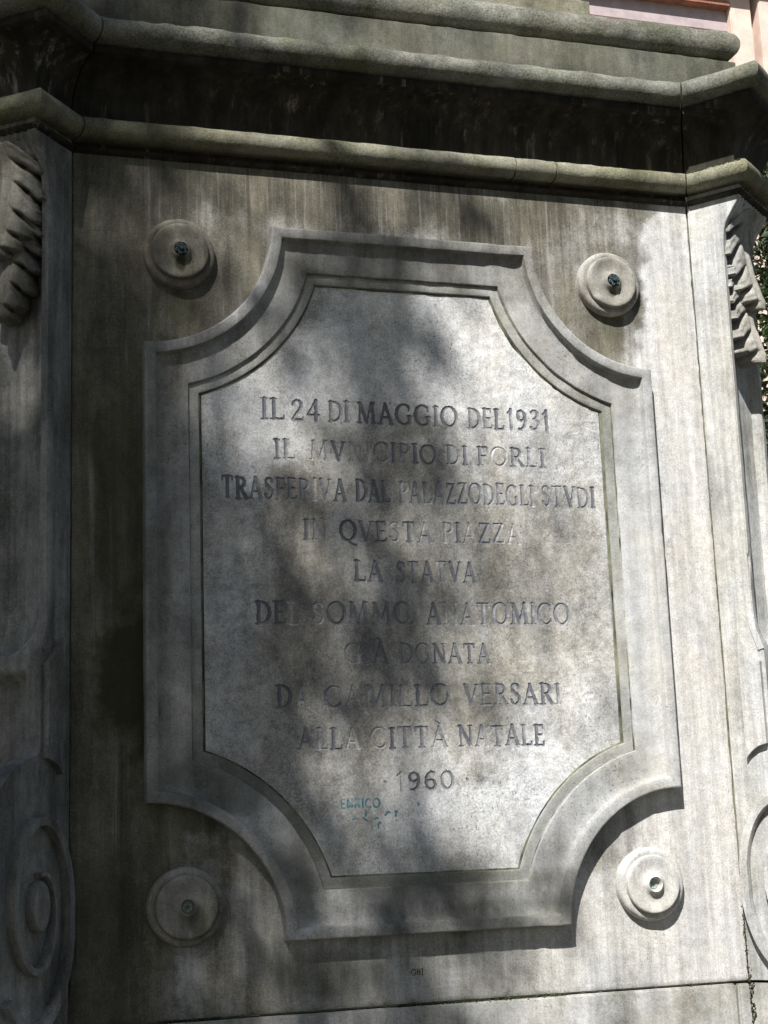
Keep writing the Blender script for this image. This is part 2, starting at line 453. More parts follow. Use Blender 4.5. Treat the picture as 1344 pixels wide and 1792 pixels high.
# dark packing seen in the open joints
mb = MB()
mb.box(-HW - 0.03, HW + 0.03, 0.0055, 0.03, -0.003, 1.592)
mb.box(-HW - 0.03, HW + 0.03, 0.032, 0.036, 1.59, 1.84)
mb.build('joint_packing', M['mortar'], ped, smooth=False)
core = np.array([(-0.62, 0.032), (0.62, 0.032), (0.765, 0.13), (0.765, 1.30), (0.62, 1.42), (-0.62, 1.42), (-0.765, 1.30), (-0.765, 0.13)])
V = [(x, y, z) for z in (-0.01, 1.846) for x, y in core]
obj('core_block', V, [tuple(range(8))[::-1], tuple(range(8, 16))] + [(i, (i + 1) % 8, 8 + (i + 1) % 8, 8 + i) for i in range(8)], M['wall'], ped, smooth=False)

# ---- the smooth face behind the plaque
def face_panel():
    xs = np.linspace(-HW + 0.0022, HW - 0.0022, 200)
    zs = np.concatenate([[0.0], np.linspace(0.004, 0.06, 12), np.linspace(0.07, 1.5965, 190)])
    X, Z = np.meshgrid(xs, zs)
    P = np.stack([X, np.zeros_like(X), Z], -1).reshape(-1, 3)
    y = 0.0006 * vnoise(P, 9, 1) + 0.0003 * vnoise(P, 31, 2)
    chip = np.clip(vnoise(P, 22, 5) + 0.6 * vnoise(P, 60, 6) - 0.15, 0, 1)
    y = y + np.clip(0.016 - P[:, 2], 0, 0.016) * 0.55 * chip + np.where(P[:, 2] < 0.003, 0.002, 0)
    edge = np.minimum(P[:, 0] + HW, HW - P[:, 0])
    y = y + np.clip(0.006 - edge, 0, 0.006) * 0.25 * (0.6 + chip)
    P[:, 1] = y
    lim = np.clip((0.012 - edge) / 0.012, 0, 1)
    P[:, 0] -= np.sign(P[:, 0]) * lim * np.clip(0.0006 + 0.0013 * vnoise(P, 18, 8) + 0.0016 * vnoise(P, 60, 9), -0.0004, 0.004)
    nr, nc = len(zs), len(xs)
    F = grid_faces(nr, nc)
    # rim returning into the block
    rim = [i for i in range(nc)] + [r * nc + nc - 1 for r in range(1, nr)] + [(nr - 1) * nc + c for c in range(nc - 2, -1, -1)] + [r * nc for r in range(nr - 2, 0, -1)]
    back = P[rim].copy(); back[:, 1] = 0.0050
    V = np.concatenate([P, back]); n0 = len(P); k = len(rim)
    F2 = np.array([(rim[i], rim[(i + 1) % k], n0 + (i + 1) % k, n0 + i) for i in range(k)])
    return obj('face_panel', V, np.concatenate([F, F2]), M['wall'], ped, angle=50)
face_panel()

# ---- four round bosses
def lathe(prof, cx, cz, n=56, wob=0.0, seed=0):
    prof = np.array(prof)
    a = np.linspace(0, 2 * math.pi, n, endpoint=False)
    V = np.stack([cx + prof[:, :1] * np.cos(a), -prof[:, 1:] + 0 * a, cz + prof[:, :1] * np.sin(a)], -1).reshape(-1, 3)
    if wob:
        V = V + (vnoise(V, 45, seed) * wob)[:, None] * np.array([[0.5, -0.7, 0.5]])
        V[:, 1] += np.clip(vnoise(V, 55, seed + 9) - 0.42, 0, 1) * 0.006 * (np.hypot(V[:, 0] - cx, V[:, 2] - cz) > 0.046)
    F = [tuple(f) for f in grid_faces(len(prof), n, closed=True)]
    return V, F
B_RING = [(0.0690, -0.002), (0.0690, 0.009), (0.0680, 0.0135), (0.0655, 0.0165), (0.0620, 0.0180), (0.0580, 0.0180), (0.0555, 0.0170), (0.050, 0.0165)]
B_DISC = [(0.0550, 0.0150), (0.0550, 0.0240), (0.0540, 0.0265), (0.0515, 0.0275), (0.0460, 0.0268), (0.0360, 0.0248), (0.0250, 0.0240), (0.0215, 0.0256),
          (0.0180, 0.0295), (0.0160, 0.0335), (0.0142, 0.0348), (0.0128, 0.0340), (0.0118, 0.0310), (0.0108, 0.0240), (0.0060, 0.0215), (0.0, 0.0210)]
for cx, cz, kind in ((-0.4485, 1.4035, 'rosette'), (0.4485, 1.4035, 'rosette'), (-0.4485, 0.1897, 'hole'), (0.4485, 0.1897, 'hole')):
    sd_ = int((cx + 2) * 10 + cz * 7)
    V, F = lathe(B_RING, cx, cz, wob=0.0010, seed=sd_)
    b = obj('round_boss', V, F, M['boss'], ped, angle=50)
    V, F = lathe(B_DISC, cx, cz, wob=0.0007, seed=sd_ + 1)
    obj('boss_disc', V, F, M['boss'], b, angle=50)
    if kind == 'rosette':
        b['label'] = 'round stone boss with a dark bronze rosette at its centre'
        mb = MB()
        for k in range(6):
            a = k * math.pi / 3 + 0.3
            px, pz = cx + 0.0082 * math.cos(a), cz + 0.0082 * math.sin(a)
            V, F = lathe([(0.0052, 0.026), (0.0054, 0.034), (0.0045, 0.0375), (0.0025, 0.0385), (0.0008, 0.0375), (0.0, 0.037)], px, pz, 10)
            mb.add(V, F)
        V, F = lathe([(0.0045, 0.030), (0.0045, 0.040), (0.003, 0.042), (0.0, 0.0425)], cx, cz, 10)
        mb.add(V, F)
        mb.build('bronze_rosette', M['bronze'], b)
    else:
        b['label'] = 'round stone boss with an empty bolt hole at its centre'
        V, F = lathe([(0.0092, 0.0225), (0.0085, 0.0245), (0.0055, 0.0235), (0.0035, 0.0245), (0.0028, 0.019), (0.0, 0.019)], cx, cz, 18, wob=0.0012, seed=sd_ + 4)
        obj('bolt_stub', V, F, M['verdigris'], b)

# ------------------------------------------------------------------ corner consoles
def prof_console():
    c = [(0.118, 1.618), (0.118, 1.598), (0.113, 1.585), (0.099, 1.567), (0.084, 1.545), (0.0765, 1.520), (0.0735, 1.485), (0.0725, 1.40), (0.0715, 1.10), (0.0700, 0.78),
         (0.0700, 0.72), (0.0712, 0.695), (0.0760, 0.668), (0.0830, 0.645), (0.0860, 0.625), (0.0862, 0.560), (0.0862, 0.480), (0.0880, 0.462), (0.0960, 0.4535), (0.115, 0.4500),
         (0.145, 0.4400), (0.175, 0.4200), (0.205, 0.3850), (0.228, 0.3400), (0.243, 0.2850), (0.250, 0.2250), (0.247, 0.165), (0.236, 0.110), (0.218, 0.060), (0.195, 0.022), (0.18, 0.0)]
    c = np.array(c)
    # chaikin once, then resample
    q = [c[0]]
    for a, b in zip(c[:-1], c[1:]): q += [0.75 * a + 0.25 * b, 0.25 * a + 0.75 * b]
    q.append(c[-1]); q = np.array(q)
    s = np.concatenate([[0], np.cumsum(np.linalg.norm(np.diff(q, axis=0), axis=1))])
    S = np.arange(0, s[-1], 0.005)
    S = np.append(S, s[-1])
    return np.stack([np.interp(S, s, q[:, 0]), np.interp(S, s, q[:, 1])], -1)
CP = prof_console()

def sstep(x, a, b):
    t = np.clip((x - a) / (b - a), 0, 1); return t * t * (3 - 2 * t)

def console(s, label):
    B = np.array((s * HW, 0.0, 0.0)); sd = np.array((s * ST, -CT, 0.0)); fd = np.array((s * CT, ST, 0.0))
    def W(a, u, z):
        a, u, z = np.broadcast_arrays(a, u, z)
        P = B + a[..., None] * sd + u[..., None] * fd
        P[..., 2] = z
        return P
    n = len(CP)
    tan = np.gradient(CP, axis=0); tan /= np.linalg.norm(tan, axis=1)[:, None]
    nor = np.stack([-tan[:, 1], tan[:, 0]], -1)
    u = np.concatenate([[0.0, 0.0012], np.linspace(0.006, WC - 0.006, 54), [WC - 0.0012, WC]])
    U, Zi = np.meshgrid(u, np.arange(n))
    z = CP[:, 1][:, None] + 0 * U
    eu = np.minimum(U, WC - U)
    fw = np.where(z > 0.64, 0.0165, 0.030)
    ins = sstep(eu, fw, fw + 0.004)
    # upper panel: U-shaped foot
    uu = (U - WC / 2) / (WC / 2 - 0.0165)
    foot = 0.70 - 0.072 * np.sqrt(np.clip(1 - uu ** 2, 0, 1))
    up = sstep(z, foot - 0.001, foot + 0.022) * (1 - sstep(z, 1.53, 1.56))
    lowp = sstep(0.606 - z, 0.0, 0.03)
    rec = (0.020 + 0.010 * np.clip(1 - uu ** 2, 0, 1)) * ins * np.where(z > 0.616, up, lowp)
    rec = rec - 0.006 * (up * ins) * (uu ** 2 < 1) * np.where(z > 0.62, np.clip(1 - uu ** 2, 0, 1), 0) * 0.0
    # flutes in the flared head
    fl = sstep(z, 1.49, 1.54) * 0.0028 * (0.5 + 0.5 * np.cos(2 * math.pi * (U - WC / 2) / 0.0155)) * ins
    off = -(rec + fl)
    bev = np.where(eu < 0.0006, 0.0012, 0.0)
    off = off - bev
    A = CP[:, 0][:, None] + nor[:, 0][:, None] * off
    Z = CP[:, 1][:, None] + nor[:, 1][:, None] * off
    P = W(A, U, Z).reshape(-1, 3)
    wb = vnoise(P, 45, 3) * 0.0007 + vnoise(P, 14, 5) * 0.0007
    chip = np.clip(vnoise(P, 26, 9) - 0.45, 0, 1) * 0.010 * (eu.reshape(-1) < 0.008)
    P = P + (wb - chip)[:, None] * sd
    F = grid_faces(n, len(u))
    nu = len(u)
    # cheeks and back
    Lk = W(np.zeros(n) + 0.0006, np.zeros(n), CP[:, 1])
    Rk = W(np.zeros(n) - 0.01, np.full(n, WC), CP[:, 1])
    Lb = W(np.zeros(n) - 0.01, np.full(n, 0.03), CP[:, 1])
    n0 = len(P)
    V = np.concatenate([P, Lk, Rk, Lb])
    F2 = []
    for i in range(n - 1):
        F2.append((i * nu, (i + 1) * nu, n0 + i + 1, n0 + i))
        F2.append((i * nu + nu - 1, n0 + n + i, n0 + n + i + 1, (i + 1) * nu + nu - 1))
        F2.append((n0 + i, n0 + i + 1, n0 + 2 * n + i + 1, n0 + 2 * n + i))
    c = obj('console', V, np.concatenate([F, np.array(F2)]), M['console'], ped, angle=40)
    c['label'] = label

    # thin raised listel along the cheek, turning outwards at the foot of the shaft
    def band(name, pts, w, h, mat, taper=None):
        """raised band on the cheek following centre line pts (a, z); w width, h proud height"""
        pts = np.array(pts, float)
        sl = np.concatenate([[0], np.cumsum(np.linalg.norm(np.diff(pts, axis=0), axis=1))])
        S = np.linspace(0, sl[-1], max(8, int(sl[-1] / 0.006)))
        q = np.stack([np.interp(S, sl, pts[:, 0]), np.interp(S, sl, pts[:, 1])], -1)
        tn = np.gradient(q, axis=0); tn /= np.linalg.norm(tn, axis=1)[:, None]
        nn = np.stack([-tn[:, 1], tn[:, 0]], -1)
        ww = np.full(len(q), w) if taper is None else np.interp(S / sl[-1], np.linspace(0, 1, len(taper)), taper)
        sec = [(-0.5, 0.001), (-0.5, -h * 0.75), (-0.42, -h), (0.42, -h), (0.5, -h * 0.75), (0.5, 0.001)]
        V = np.stack([W(q[:, 0] + nn[:, 0] * ww * o, np.full(len(q), d), q[:, 1] + nn[:, 1] * ww * o) for o, d in sec], 1).reshape(-1, 3)
        V = V + (vnoise(V, 50, 4) * 0.0006)[:, None] * np.array([[0.3, 0.3, 0.6]])
        k = len(sec)
        F = [tuple(f) for f in grid_faces(len(q), k)] + [tuple(range(k)), tuple(range((len(q) - 1) * k, len(q) * k))]
        return obj(name, V, F, mat, c, angle=40)
    shaft = [(0.0640, 1.50), (0.0630, 1.2), (0.0615, 0.75), (0.0625, 0.705), (0.0670, 0.678), (0.0755, 0.652), (0.0800, 0.636)]
    band('listel', shaft, 0.013, 0.0022, M['console'])
    # raised strip between shaft and volute, arched foot
    top = np.array([(0.036, 0.662), (0.045, 0.650), (0.060, 0.633), (0.079, 0.612)])
    bot = np.array([(0.036, 0.424), (0.048, 0.437), (0.062, 0.446), (0.079, 0.450)])
    m = 10
    a = np.linspace(0.036, 0.079, m)
    zt = np.interp(a, top[:, 0], top[:, 1]); zb = np.interp(a, bot[:, 0], bot[:, 1])
    rows = 24
    Vt = []
    for k in range(rows):
        f = k / (rows - 1)
        Vt.append(W(a, np.full(m, -0.012), zt * (1 - f) + zb * f))
    Vt = np.array(Vt).reshape(-1, 3)
    Vb = Vt + fd * 0.014
    Ft = [tuple(x) for x in grid_faces(rows, m)]
    rim = list(range(m)) + [r * m + m - 1 for r in range(1, rows)] + [(rows - 1) * m + q for q in range(m - 2, -1, -1)] + [r * m for r in range(rows - 2, 0, -1)]
    k0 = len(Vt)
    Ft += [(rim[i], rim[(i + 1) % len(rim)], k0 + rim[(i + 1) % len(rim)], k0 + rim[i]) for i in range(len(rim))]
    obj('cheek_strip', np.concatenate([Vt, Vb]), Ft, M['console'], c, angle=30)
    # volute
    ec, ez, asp = 0.100, 0.205, 0.555
    ang = np.array([0, 90, 180, 270, 360, 450, 540, 600])           # 0 = top of the eye, then joint side, foot, outside, top, joint side, foot
    rad = np.array([0.050, 0.076, 0.104, 0.124, 0.139, 0.160, 0.195, 0.212])
    t = np.linspace(0, 585, 150)
    rr = np.interp(t, ang, rad)
    for _ in range(3): rr[1:-1] = (rr[:-2] + rr[1:-1] + rr[2:]) / 3
    sp = np.stack([np.maximum(ec - rr * asp * np.sin(np.radians(t)), 0.012), ez + rr * np.cos(np.radians(t))], -1)
    ok = sp[:, 1] > 0.006
    sp = sp[:np.argmin(ok)] if not ok.all() else sp
    band('volute_spiral', sp, 0.018, 0.017, M['console'], taper=[0.007, 0.013, 0.016, 0.018, 0.019, 0.020])
    # eye of the volute
    aa = np.linspace(0, 2 * math.pi, 40, endpoint=False)
    rings = [(1.0, 0.001), (1.0, -0.014), (0.93, -0.018), (0.6, -0.020), (0.0, -0.021)]
    V = np.concatenate([W(ec + 0.0235 * q * np.cos(aa), np.full(40, d), ez + 0.042 * q * np.sin(aa)) for q, d in rings])
    obj('volute_eye', V, [tuple(f) for f in grid_faces(len(rings), 40, closed=True)], M['console'], c, angle=40)

    # acanthus leaf hung on the head of the console
    res = 0.0022
    gu = np.arange(-0.086, 0.0861, res); gz = np.arange(1.235, 1.5901, res)
    GU, GZ = np.meshgrid(gu, gz)
    Hh = np.full(GU.shape, -1.0)
    au = np.abs(GU)
    def tier(zk, wk, hk, pitch, ph, slope, tooth):
        w = np.interp(GZ, zk, wk); h = np.interp(GZ, zk, hk)
        phi = (GZ + slope * au + 0.006 * np.sin(GZ * 37 + np.sign(GU))) / pitch + ph
        fr = phi - np.floor(phi)
        lob = np.clip(1 - np.abs(2 * fr ** 0.75 - 1) ** 1.7, 0, 1)           # pointed, drooping lobes
        fine = 0.5 + 0.5 * np.cos((GZ + 0.3 * au) / pitch * 2 * math.pi * 3)  # small teeth on every lobe
        we = w * (1 - tooth + tooth * lob) * (1 - 0.05 * fine)
        q = au / np.maximum(we, 1e-4)
        val = np.exp(-((fr - np.round(fr)) * 7) ** 2)                     # 1 in the valleys between lobes
        e = np.clip((q - 0.30) / 0.70, 0, 1)
        hh = h * (1 - 0.62 * q ** 2.0) - 0.010 * val * e - 0.0030 * np.exp(-((fr - 0.5) * 9) ** 2) * e
        hh = hh + 0.006 * e ** 3 * lob                                      # lobe tips turn up
        hh = hh - 0.024 * np.exp(-((fr - np.round(fr)) * 9) ** 2) * np.exp(-((q - 0.66) / 0.13) ** 2)           # drilled eyes
        hh = hh + 0.004 * np.exp(-(au / 0.006) ** 2) - 0.003 * np.exp(-((au - 0.011) / 0.003) ** 2)
        ok = (q < 1) & (GZ > zk[0]) & (GZ < zk[-1]) & (h > 0)
        return np.where(ok, hh, -1.0)
    low = tier([1.245, 1.262, 1.29, 1.33, 1.38, 1.44, 1.47], [0.010, 0.028, 0.046, 0.066, 0.076, 0.072, 0.06], [0.044, 0.045, 0.036, 0.026, 0.018, 0.012, 0.008], 0.043, 0.15, 0.9, 0.46)
    upp = tier([1.362, 1.378, 1.40, 1.44, 1.49, 1.54, 1.585], [0.012, 0.036, 0.054, 0.074, 0.083, 0.078, 0.05], [0.052, 0.053, 0.045, 0.034, 0.025, 0.017, 0.010], 0.047, 0.55, 0.9, 0.44)
    Hh = np.where(upp > -0.5, np.maximum(upp, low), low)
    inside = Hh > -0.5
    # ease the steps between lobes
    Hs = Hh.copy()
    base = np.interp(GZ, CP[::-1, 1], CP[::-1, 0]) - 0.014
    Aw = np.where(inside, base + 0.014 + Hh - 0.004, base)
    P = W(Aw, GU + WC / 2, GZ)
    nr, nc = GU.shape
    # keep the cells touching the leaf; outer ring of vertices lies on the stone behind
    cell = inside[:-1, :-1] | inside[1:, :-1] | inside[:-1, 1:] | inside[1:, 1:]
    F = grid_faces(nr, nc)[cell.reshape(-1)]
    used = np.unique(F); remap = -np.ones(nr * nc, int); remap[used] = np.arange(len(used))
    V = P.reshape(-1, 3)[used]
    V = V + (vnoise(V, 60, 8) * 0.0012)[:, None] * sd
    obj('acanthus_leaf', V, remap[F], M['leaf_stone'], c, angle=60)

    # console foot block under the volute
    mb = MB()
    q = [(-0.012, 0.006), (0.27, -0.012), (0.27, WC + 0.012), (-0.01, WC + 0.012)]
    top = np.array([W(np.array(a_), np.array(u_), np.array(-0.0055)) for a_, u_ in q]); botv = top.copy(); botv[:, 2] = -1.25
    obj('console_foot', np.concatenate([top, botv]), [(0, 1, 2, 3), (7, 6, 5, 4)] + [(i, 4 + i, 4 + (i + 1) % 4, (i + 1) % 4) for i in range(4)], M['base'], c, smooth=False)
    return c

console(-1, 'shaded corner console with leaf and scroll at the left edge')
console(1, 'sunlit corner console with leaf and scroll at the right edge')

# side walls of the pedestal beyond the consoles
for s in (-1, 1):
    mb = MB(); x = s * (HW + WC * CT)
    mb.box(min(x, x - s * 0.012), max(x, x - s * 0.012), 0.115, 1.32, 0.0, 1.60, 0.002)
    mb.build('side_panel', M['wall'], ped)

# ------------------------------------------------------------------ base course
mb = MB(); mb.box(-HW - 0.02, 0.6165, -0.008, 0.4, -1.25, -0.0048, 0.003); mb.build('base_course_block', M['base'], ped)
mb = MB(); mb.box(0.6215, 0.6475, -0.0065, 0.4, -1.25, -0.0062, 0.003); mb.build('base_course_block', M['base'], ped)
mb = MB(); mb.box(-0.82, 0.82, 0.03, 1.45, -1.25, -0.012); mb.build('base_core', M['gap'], ped, smooth=False)

# ------------------------------------------------------------------ plinth and torus above the cornice
PX = 0.822
def rect_path(x, y, back=1.40):
    q = np.array([(-x, back), (-x, y), (x, y), (x, back)], float)
    return q, mitres(q)
q, m = rect_path(PX, 0.036)
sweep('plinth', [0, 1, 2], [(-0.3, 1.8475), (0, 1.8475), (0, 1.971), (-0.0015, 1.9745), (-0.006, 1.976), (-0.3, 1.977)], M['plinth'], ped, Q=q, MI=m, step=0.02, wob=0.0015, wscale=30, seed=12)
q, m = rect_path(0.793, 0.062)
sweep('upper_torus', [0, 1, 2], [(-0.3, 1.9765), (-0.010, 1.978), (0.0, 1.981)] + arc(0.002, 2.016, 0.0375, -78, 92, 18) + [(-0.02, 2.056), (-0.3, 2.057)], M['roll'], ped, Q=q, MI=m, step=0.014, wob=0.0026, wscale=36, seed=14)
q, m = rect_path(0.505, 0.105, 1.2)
sweep('upper_die', [0, 1, 2], [(-0.4, 2.0565), (0, 2.0565), (0, 2.12), (-0.012, 2.128), (-0.03, 2.15), (-0.05, 2.20), (-0.05, 3.1), (-0.4, 3.101)], M['torus'], ped, Q=q, MI=m, step=0.05, wob=0.001)

# ------------------------------------------------------------------ the plaque
PA, PT, PB, PR = 0.519, 1.464, 0.123, 0.247       # half width, top, foot, radius of the hollowed corners
def outline(o, nst=60, narc=40):
    """closed outline moved inwards by o; hollow quarter-circle corners centred on the rectangle corners"""
    R = PR + o
    pts = []
    def arcpts(cx, cz, p0, p1):
        a0 = math.atan2(p0[1] - cz, p0[0] - cx); a1 = math.atan2(p1[1] - cz, p1[0] - cx)
        d = (a1 - a0 + math.pi) % (2 * math.pi) - math.pi
        return [(cx + R * math.cos(a0 + d * t), cz + R * math.sin(a0 + d * t)) for t in np.linspace(0, 1, narc, endpoint=False)]
    e = math.sqrt(R * R - o * o)
    t_l, t_r = (-(PA - e), PT - o), (PA - e, PT - o)
    r_t, r_b = (PA - o, PT - e), (PA - o, PB + e)
    b_r, b_l = (PA - e, PB + o), (-(PA - e), PB + o)
    l_b, l_t = (-(PA - o), PB + e), (-(PA - o), PT - e)
    lin = lambda a, b: [(a[0] + (b[0] - a[0]) * t, a[1] + (b[1] - a[1]) * t) for t in np.linspace(0, 1, nst, endpoint=False)]
    pts += lin(t_l, t_r) + arcpts(PA, PT, t_r, r_t) + lin(r_t, r_b) + arcpts(PA, PB, r_b, b_r) + lin(b_r, b_l) + arcpts(-PA, PB, b_l, l_b) + lin(l_b, l_t) + arcpts(-PA, PT, l_t, t_l)
    return np.array(pts)

plaque = empty('inscribed_plaque', (0.0, -0.01, 0.123))
tag(plaque, 'large raised stone plaque with hollowed corners, moulded frame and engraved capitals', 'plaque')

def ring_mesh(name, rings, mat, parent, wob, seed, close_in=False):
    V = []
    for o, d in rings:
        p = outline(o)
        V.append(np.stack([p[:, 0], np.full(len(p), -d), p[:, 1]], -1))
    n = len(V[0]); V = np.concatenate(V)
    w = vnoise(V, 28, seed) * wob + vnoise(V, 85, seed + 1) * wob * 0.6
    edge_ = np.repeat(np.array([o < 0.03 for o, d in rings]), n)
    chip = (np.clip(vnoise(V, 34, seed + 5) - 0.55, 0, 1) * 0.008 + np.clip(vnoise(V, 90, seed + 6) - 0.5, 0, 1) * 0.004) * edge_
    V = V + np.stack([w * 0.6, w * 0.7 + chip, w * 0.6], -1)
    return obj(name, V, grid_faces(len(rings), n, closed=True), mat, parent, angle=35)
LIP = 0.034
rings = [(0.0, -0.002), (0.0, 0.012), (0.0, LIP - 0.004), (0.0006, LIP - 0.0016), (0.0022, LIP - 0.0003), (0.0045, LIP), (0.0115, LIP), (0.0195, LIP - 0.0002),
         (0.0208, LIP - 0.0010), (0.0217, LIP - 0.0040), (0.0226, LIP - 0.0115), (0.0250, LIP - 0.0150), (0.0310, LIP - 0.0172), (0.0380, LIP - 0.0184), (0.05, LIP - 0.0188), (0.068, LIP - 0.0186), (0.0815, LIP - 0.0183),
         (0.0835, LIP - 0.0188), (0.0845, LIP - 0.0205), (0.0850, LIP - 0.0235), (0.0862, LIP - 0.0248), (0.0955, LIP - 0.0248), (0.1025, LIP - 0.0246), (0.1042, LIP - 0.0252), (0.1052, LIP - 0.0275), (0.1056, 0.0015)]
ring_mesh('frame', rings[:20], M['frame'], plaque, 0.0009, 21)
ring_mesh('inner_fillet', rings[19:], M['fillet'], plaque, 0.0007, 23)
ring_mesh('step_groove', [(0.0842, LIP - 0.0222), (0.0851, LIP - 0.0240), (0.0860, LIP - 0.0244), (0.0866, LIP - 0.0252)], M['groove'], plaque, 0.0008, 45)
ring_mesh('field_groove', [(0.1035, 0.0035), (0.1046, 0.0060), (0.1062, 0.0053), (0.1078, 0.0047), (0.1092, 0.0034)], M['groove'], plaque, 0.0013, 41)

# ---- lettering: stroke skeletons of roman capitals (unit height)
TK, TN, SF = 0.074, 0.044, 0.030
def ell(cx, cy, rx, ry, a0, a1, n=22):
    return [(cx + rx * math.cos(math.radians(a)), cy + ry * math.sin(math.radians(a))) for a in np.linspace(a0, a1, n)]
def sv(x, y, w=0.13): return (SF, [(x - w, y), (x + w, y)])
def swell(pts, thin, thick, axis=0):
    """curved strokes swell where they run upright"""
    out = []
    for a, b in zip(pts[:-1], pts[1:]):
        dx, dy = b[0] - a[0], b[1] - a[1]
        f = abs(dy) / (math.hypot(dx, dy) + 1e-9)
        out.append((thin + (thick - thin) * f ** 1.5, [a, b]))
    return out
G = {}
G['I'] = (0.26, [(TK, [(.13, 0.02), (.13, .98)]), sv(.13, .02), sv(.13, .98)])
G['L'] = (0.56, [(TK, [(.13, 0.02), (.13, .98)]), sv(.13, .02), sv(.13, .98), (TN, [(.13, .03), (.53, .03)]), (SF, [(.53, .03), (.55, .2)])])
G['E'] = (0.56, [(TK, [(.13, 0.02), (.13, .98)]), sv(.1, .02, .1), sv(.1, .98, .1), (TN, [(.13, .03), (.52, .03)]), (TN, [(.13, .97), (.48, .97)]), (TN, [(.13, .52), (.42, .52)]), (SF, [(.52, .03), (.54, .18)]), (SF, [(.49, .97), (.49, .82)])])
G['F'] = (0.52, [(TK, [(.13, 0.02), (.13, .98)]), sv(.13, .02), sv(.1, .98, .1), (TN, [(.13, .97), (.48, .97)]), (TN, [(.13, .52), (.42, .52)]), (SF, [(.49, .97), (.49, .82)])])
G['D'] = (0.74, [(TK, [(.13, 0.02), (.13, .98)]), sv(.1, .02, .1), sv(.1, .98, .1)] + swell([(.13, .97)] + ell(.26, .5, .42, .47, 90, -90) + [(.13, .03)], TN, TK))
G['P'] = (0.56, [(TK, [(.13, 0.02), (.13, .98)]), sv(.13, .02), sv(.1, .98, .1)] + swell([(.13, .97)] + ell(.28, .74, .23, .23, 90, -90) + [(.13, .51)], TN, TK))
G['R'] = (0.66, G['P'][1] + [(TK, [(.30, .50), (.62, .03)]), (SF, [(.56, .02), (.70, .02)])])
G['M'] = (0.92, [(TN, [(.10, .02), (.17, .96)]), (TK, [(.17, .96), (.46, .06)]), (TN, [(.46, .06), (.74, .96)]), (TK, [(.75, .98), (.82, .02)]), sv(.10, .02, .1), sv(.82, .02, .1), sv(.12, .98, .07), sv(.80, .98, .07)])
G['N'] = (0.76, [(TN, [(.12, .02), (.12, .97)]), (TK, [(.12, .97), (.64, .04)]), (TN, [(.64, .04), (.64, .98)]), sv(.12, .02, .11), sv(.64, .98, .11), sv(.07, .98, .08)])
G['A'] = (0.74, [(TN, [(.08, .02), (.36, .97)]), (TK, [(.36, .97), (.66, .02)]), (TN, [(.19, .33), (.55, .33)]), sv(.08, .02, .1), sv(.66, .02, .1)])
G["@"] = (0.74, G['A'][1] + [(TN, [(.24, 1.22), (.40, 1.10)])])
G['V'] = (0.72, [(TK, [(.08, .98), (.37, .04)]), (TN, [(.37, .04), (.64, .98)]), sv(.08, .98, .1), sv(.64, .98, .09)])
G['C'] = (0.74, swell(ell(.42, .5, .37, .48, 48, 312, 36), TN, TK) + [(SF, [(.67, .86), (.68, .70)]), (SF, [(.67, .14), (.69, .26)])])
G['G'] = (0.82, swell(ell(.42, .5, .37, .48, 48, 300, 36), TN, TK) + [(SF, [(.67, .86), (.68, .70)]), (TK, [(.68, .08), (.68, .42)]), sv(.68, .43, .1)])
G['O'] = (0.84, swell(ell(.42, .5, .37, .48, 0, 360, 44), TN, TK))
G['Q'] = (0.84, G['O'][1] + [(TN, [(.40, .03), (.52, -.10), (.66, -.20), (.84, -.24)])])
G['S'] = (0.54, swell([(.46, .80), (.43, .90), (.34, .96), (.24, .965), (.13, .91), (.09, .80), (.12, .67), (.24, .57), (.38, .47), (.46, .36), (.46, .20), (.39, .09), (.27, .035), (.16, .05), (.08, .13), (.06, .24)], TN, TN * 1.3) + [(TK, [(.14, .64), (.26, .555), (.40, .44)])])
G['T'] = (0.66, [(TK, [(.33, .02), (.33, .97)]), (TN, [(.05, .97), (.61, .97)]), (SF, [(.05, .97), (.04, .80)]), (SF, [(.61, .97), (.62, .80)]), sv(.33, .02)])
G['Z'] = (0.64, [(TN, [(.08, .97), (.56, .97)]), (TK, [(.55, .95), (.07, .05)]), (TN, [(.07, .03), (.58, .03)]), (SF, [(.08, .97), (.06, .82)]), (SF, [(.58, .03), (.60, .18)])])
G['1'] = (0.36, [(TK, [(.22, .0), (.22, .99)]), (TN, [(.22, .97), (.06, .80)])])
G['2'] = (0.56, swell([(.08, .76), (.12, .89), (.24, .97), (.36, .95), (.45, .84), (.45, .70), (.38, .54), (.26, .36), (.14, .18), (.07, .05)], TN, TK) + [(TK * .9, [(.07, .04), (.50, .04)]), (SF, [(.50, .04), (.53, .18)])])
G['3'] = (0.54, swell([(.10, .88), (.20, .97), (.33, .96), (.42, .86), (.41, .70), (.30, .58), (.20, .55), (.32, .53), (.44, .42), (.46, .26), (.38, .10), (.24, .03), (.12, .05), (.05, .14)], TN, TK))
G['4'] = (0.60, [(TN, [(.42, .98), (.05, .30)]), (TN, [(.05, .29), (.56, .29)]), (TK, [(.42, .0), (.42, .98)])])
G['6'] = (0.58, swell([(.44, .93), (.32, .97), (.18, .86), (.09, .62), (.08, .38), (.13, .14), (.28, .03), (.42, .09), (.49, .27), (.44, .46), (.30, .55), (.17, .49), (.10, .36)], TN, TK))
G['9'] = (0.58, swell([(.12, .05), (.26, .03), (.40, .16), (.48, .40), (.48, .64), (.43, .86), (.28, .97), (.14, .90), (.08, .73), (.13, .54), (.27, .46), (.40, .53), (.47, .66)], TN, TK))
G['0'] = (0.62, swell(ell(.30, .5, .24, .47, 0, 360, 36), TN, TK))
G['.'] = (0.10, [(0.06, [(.02, .50), (.08, .44)])])
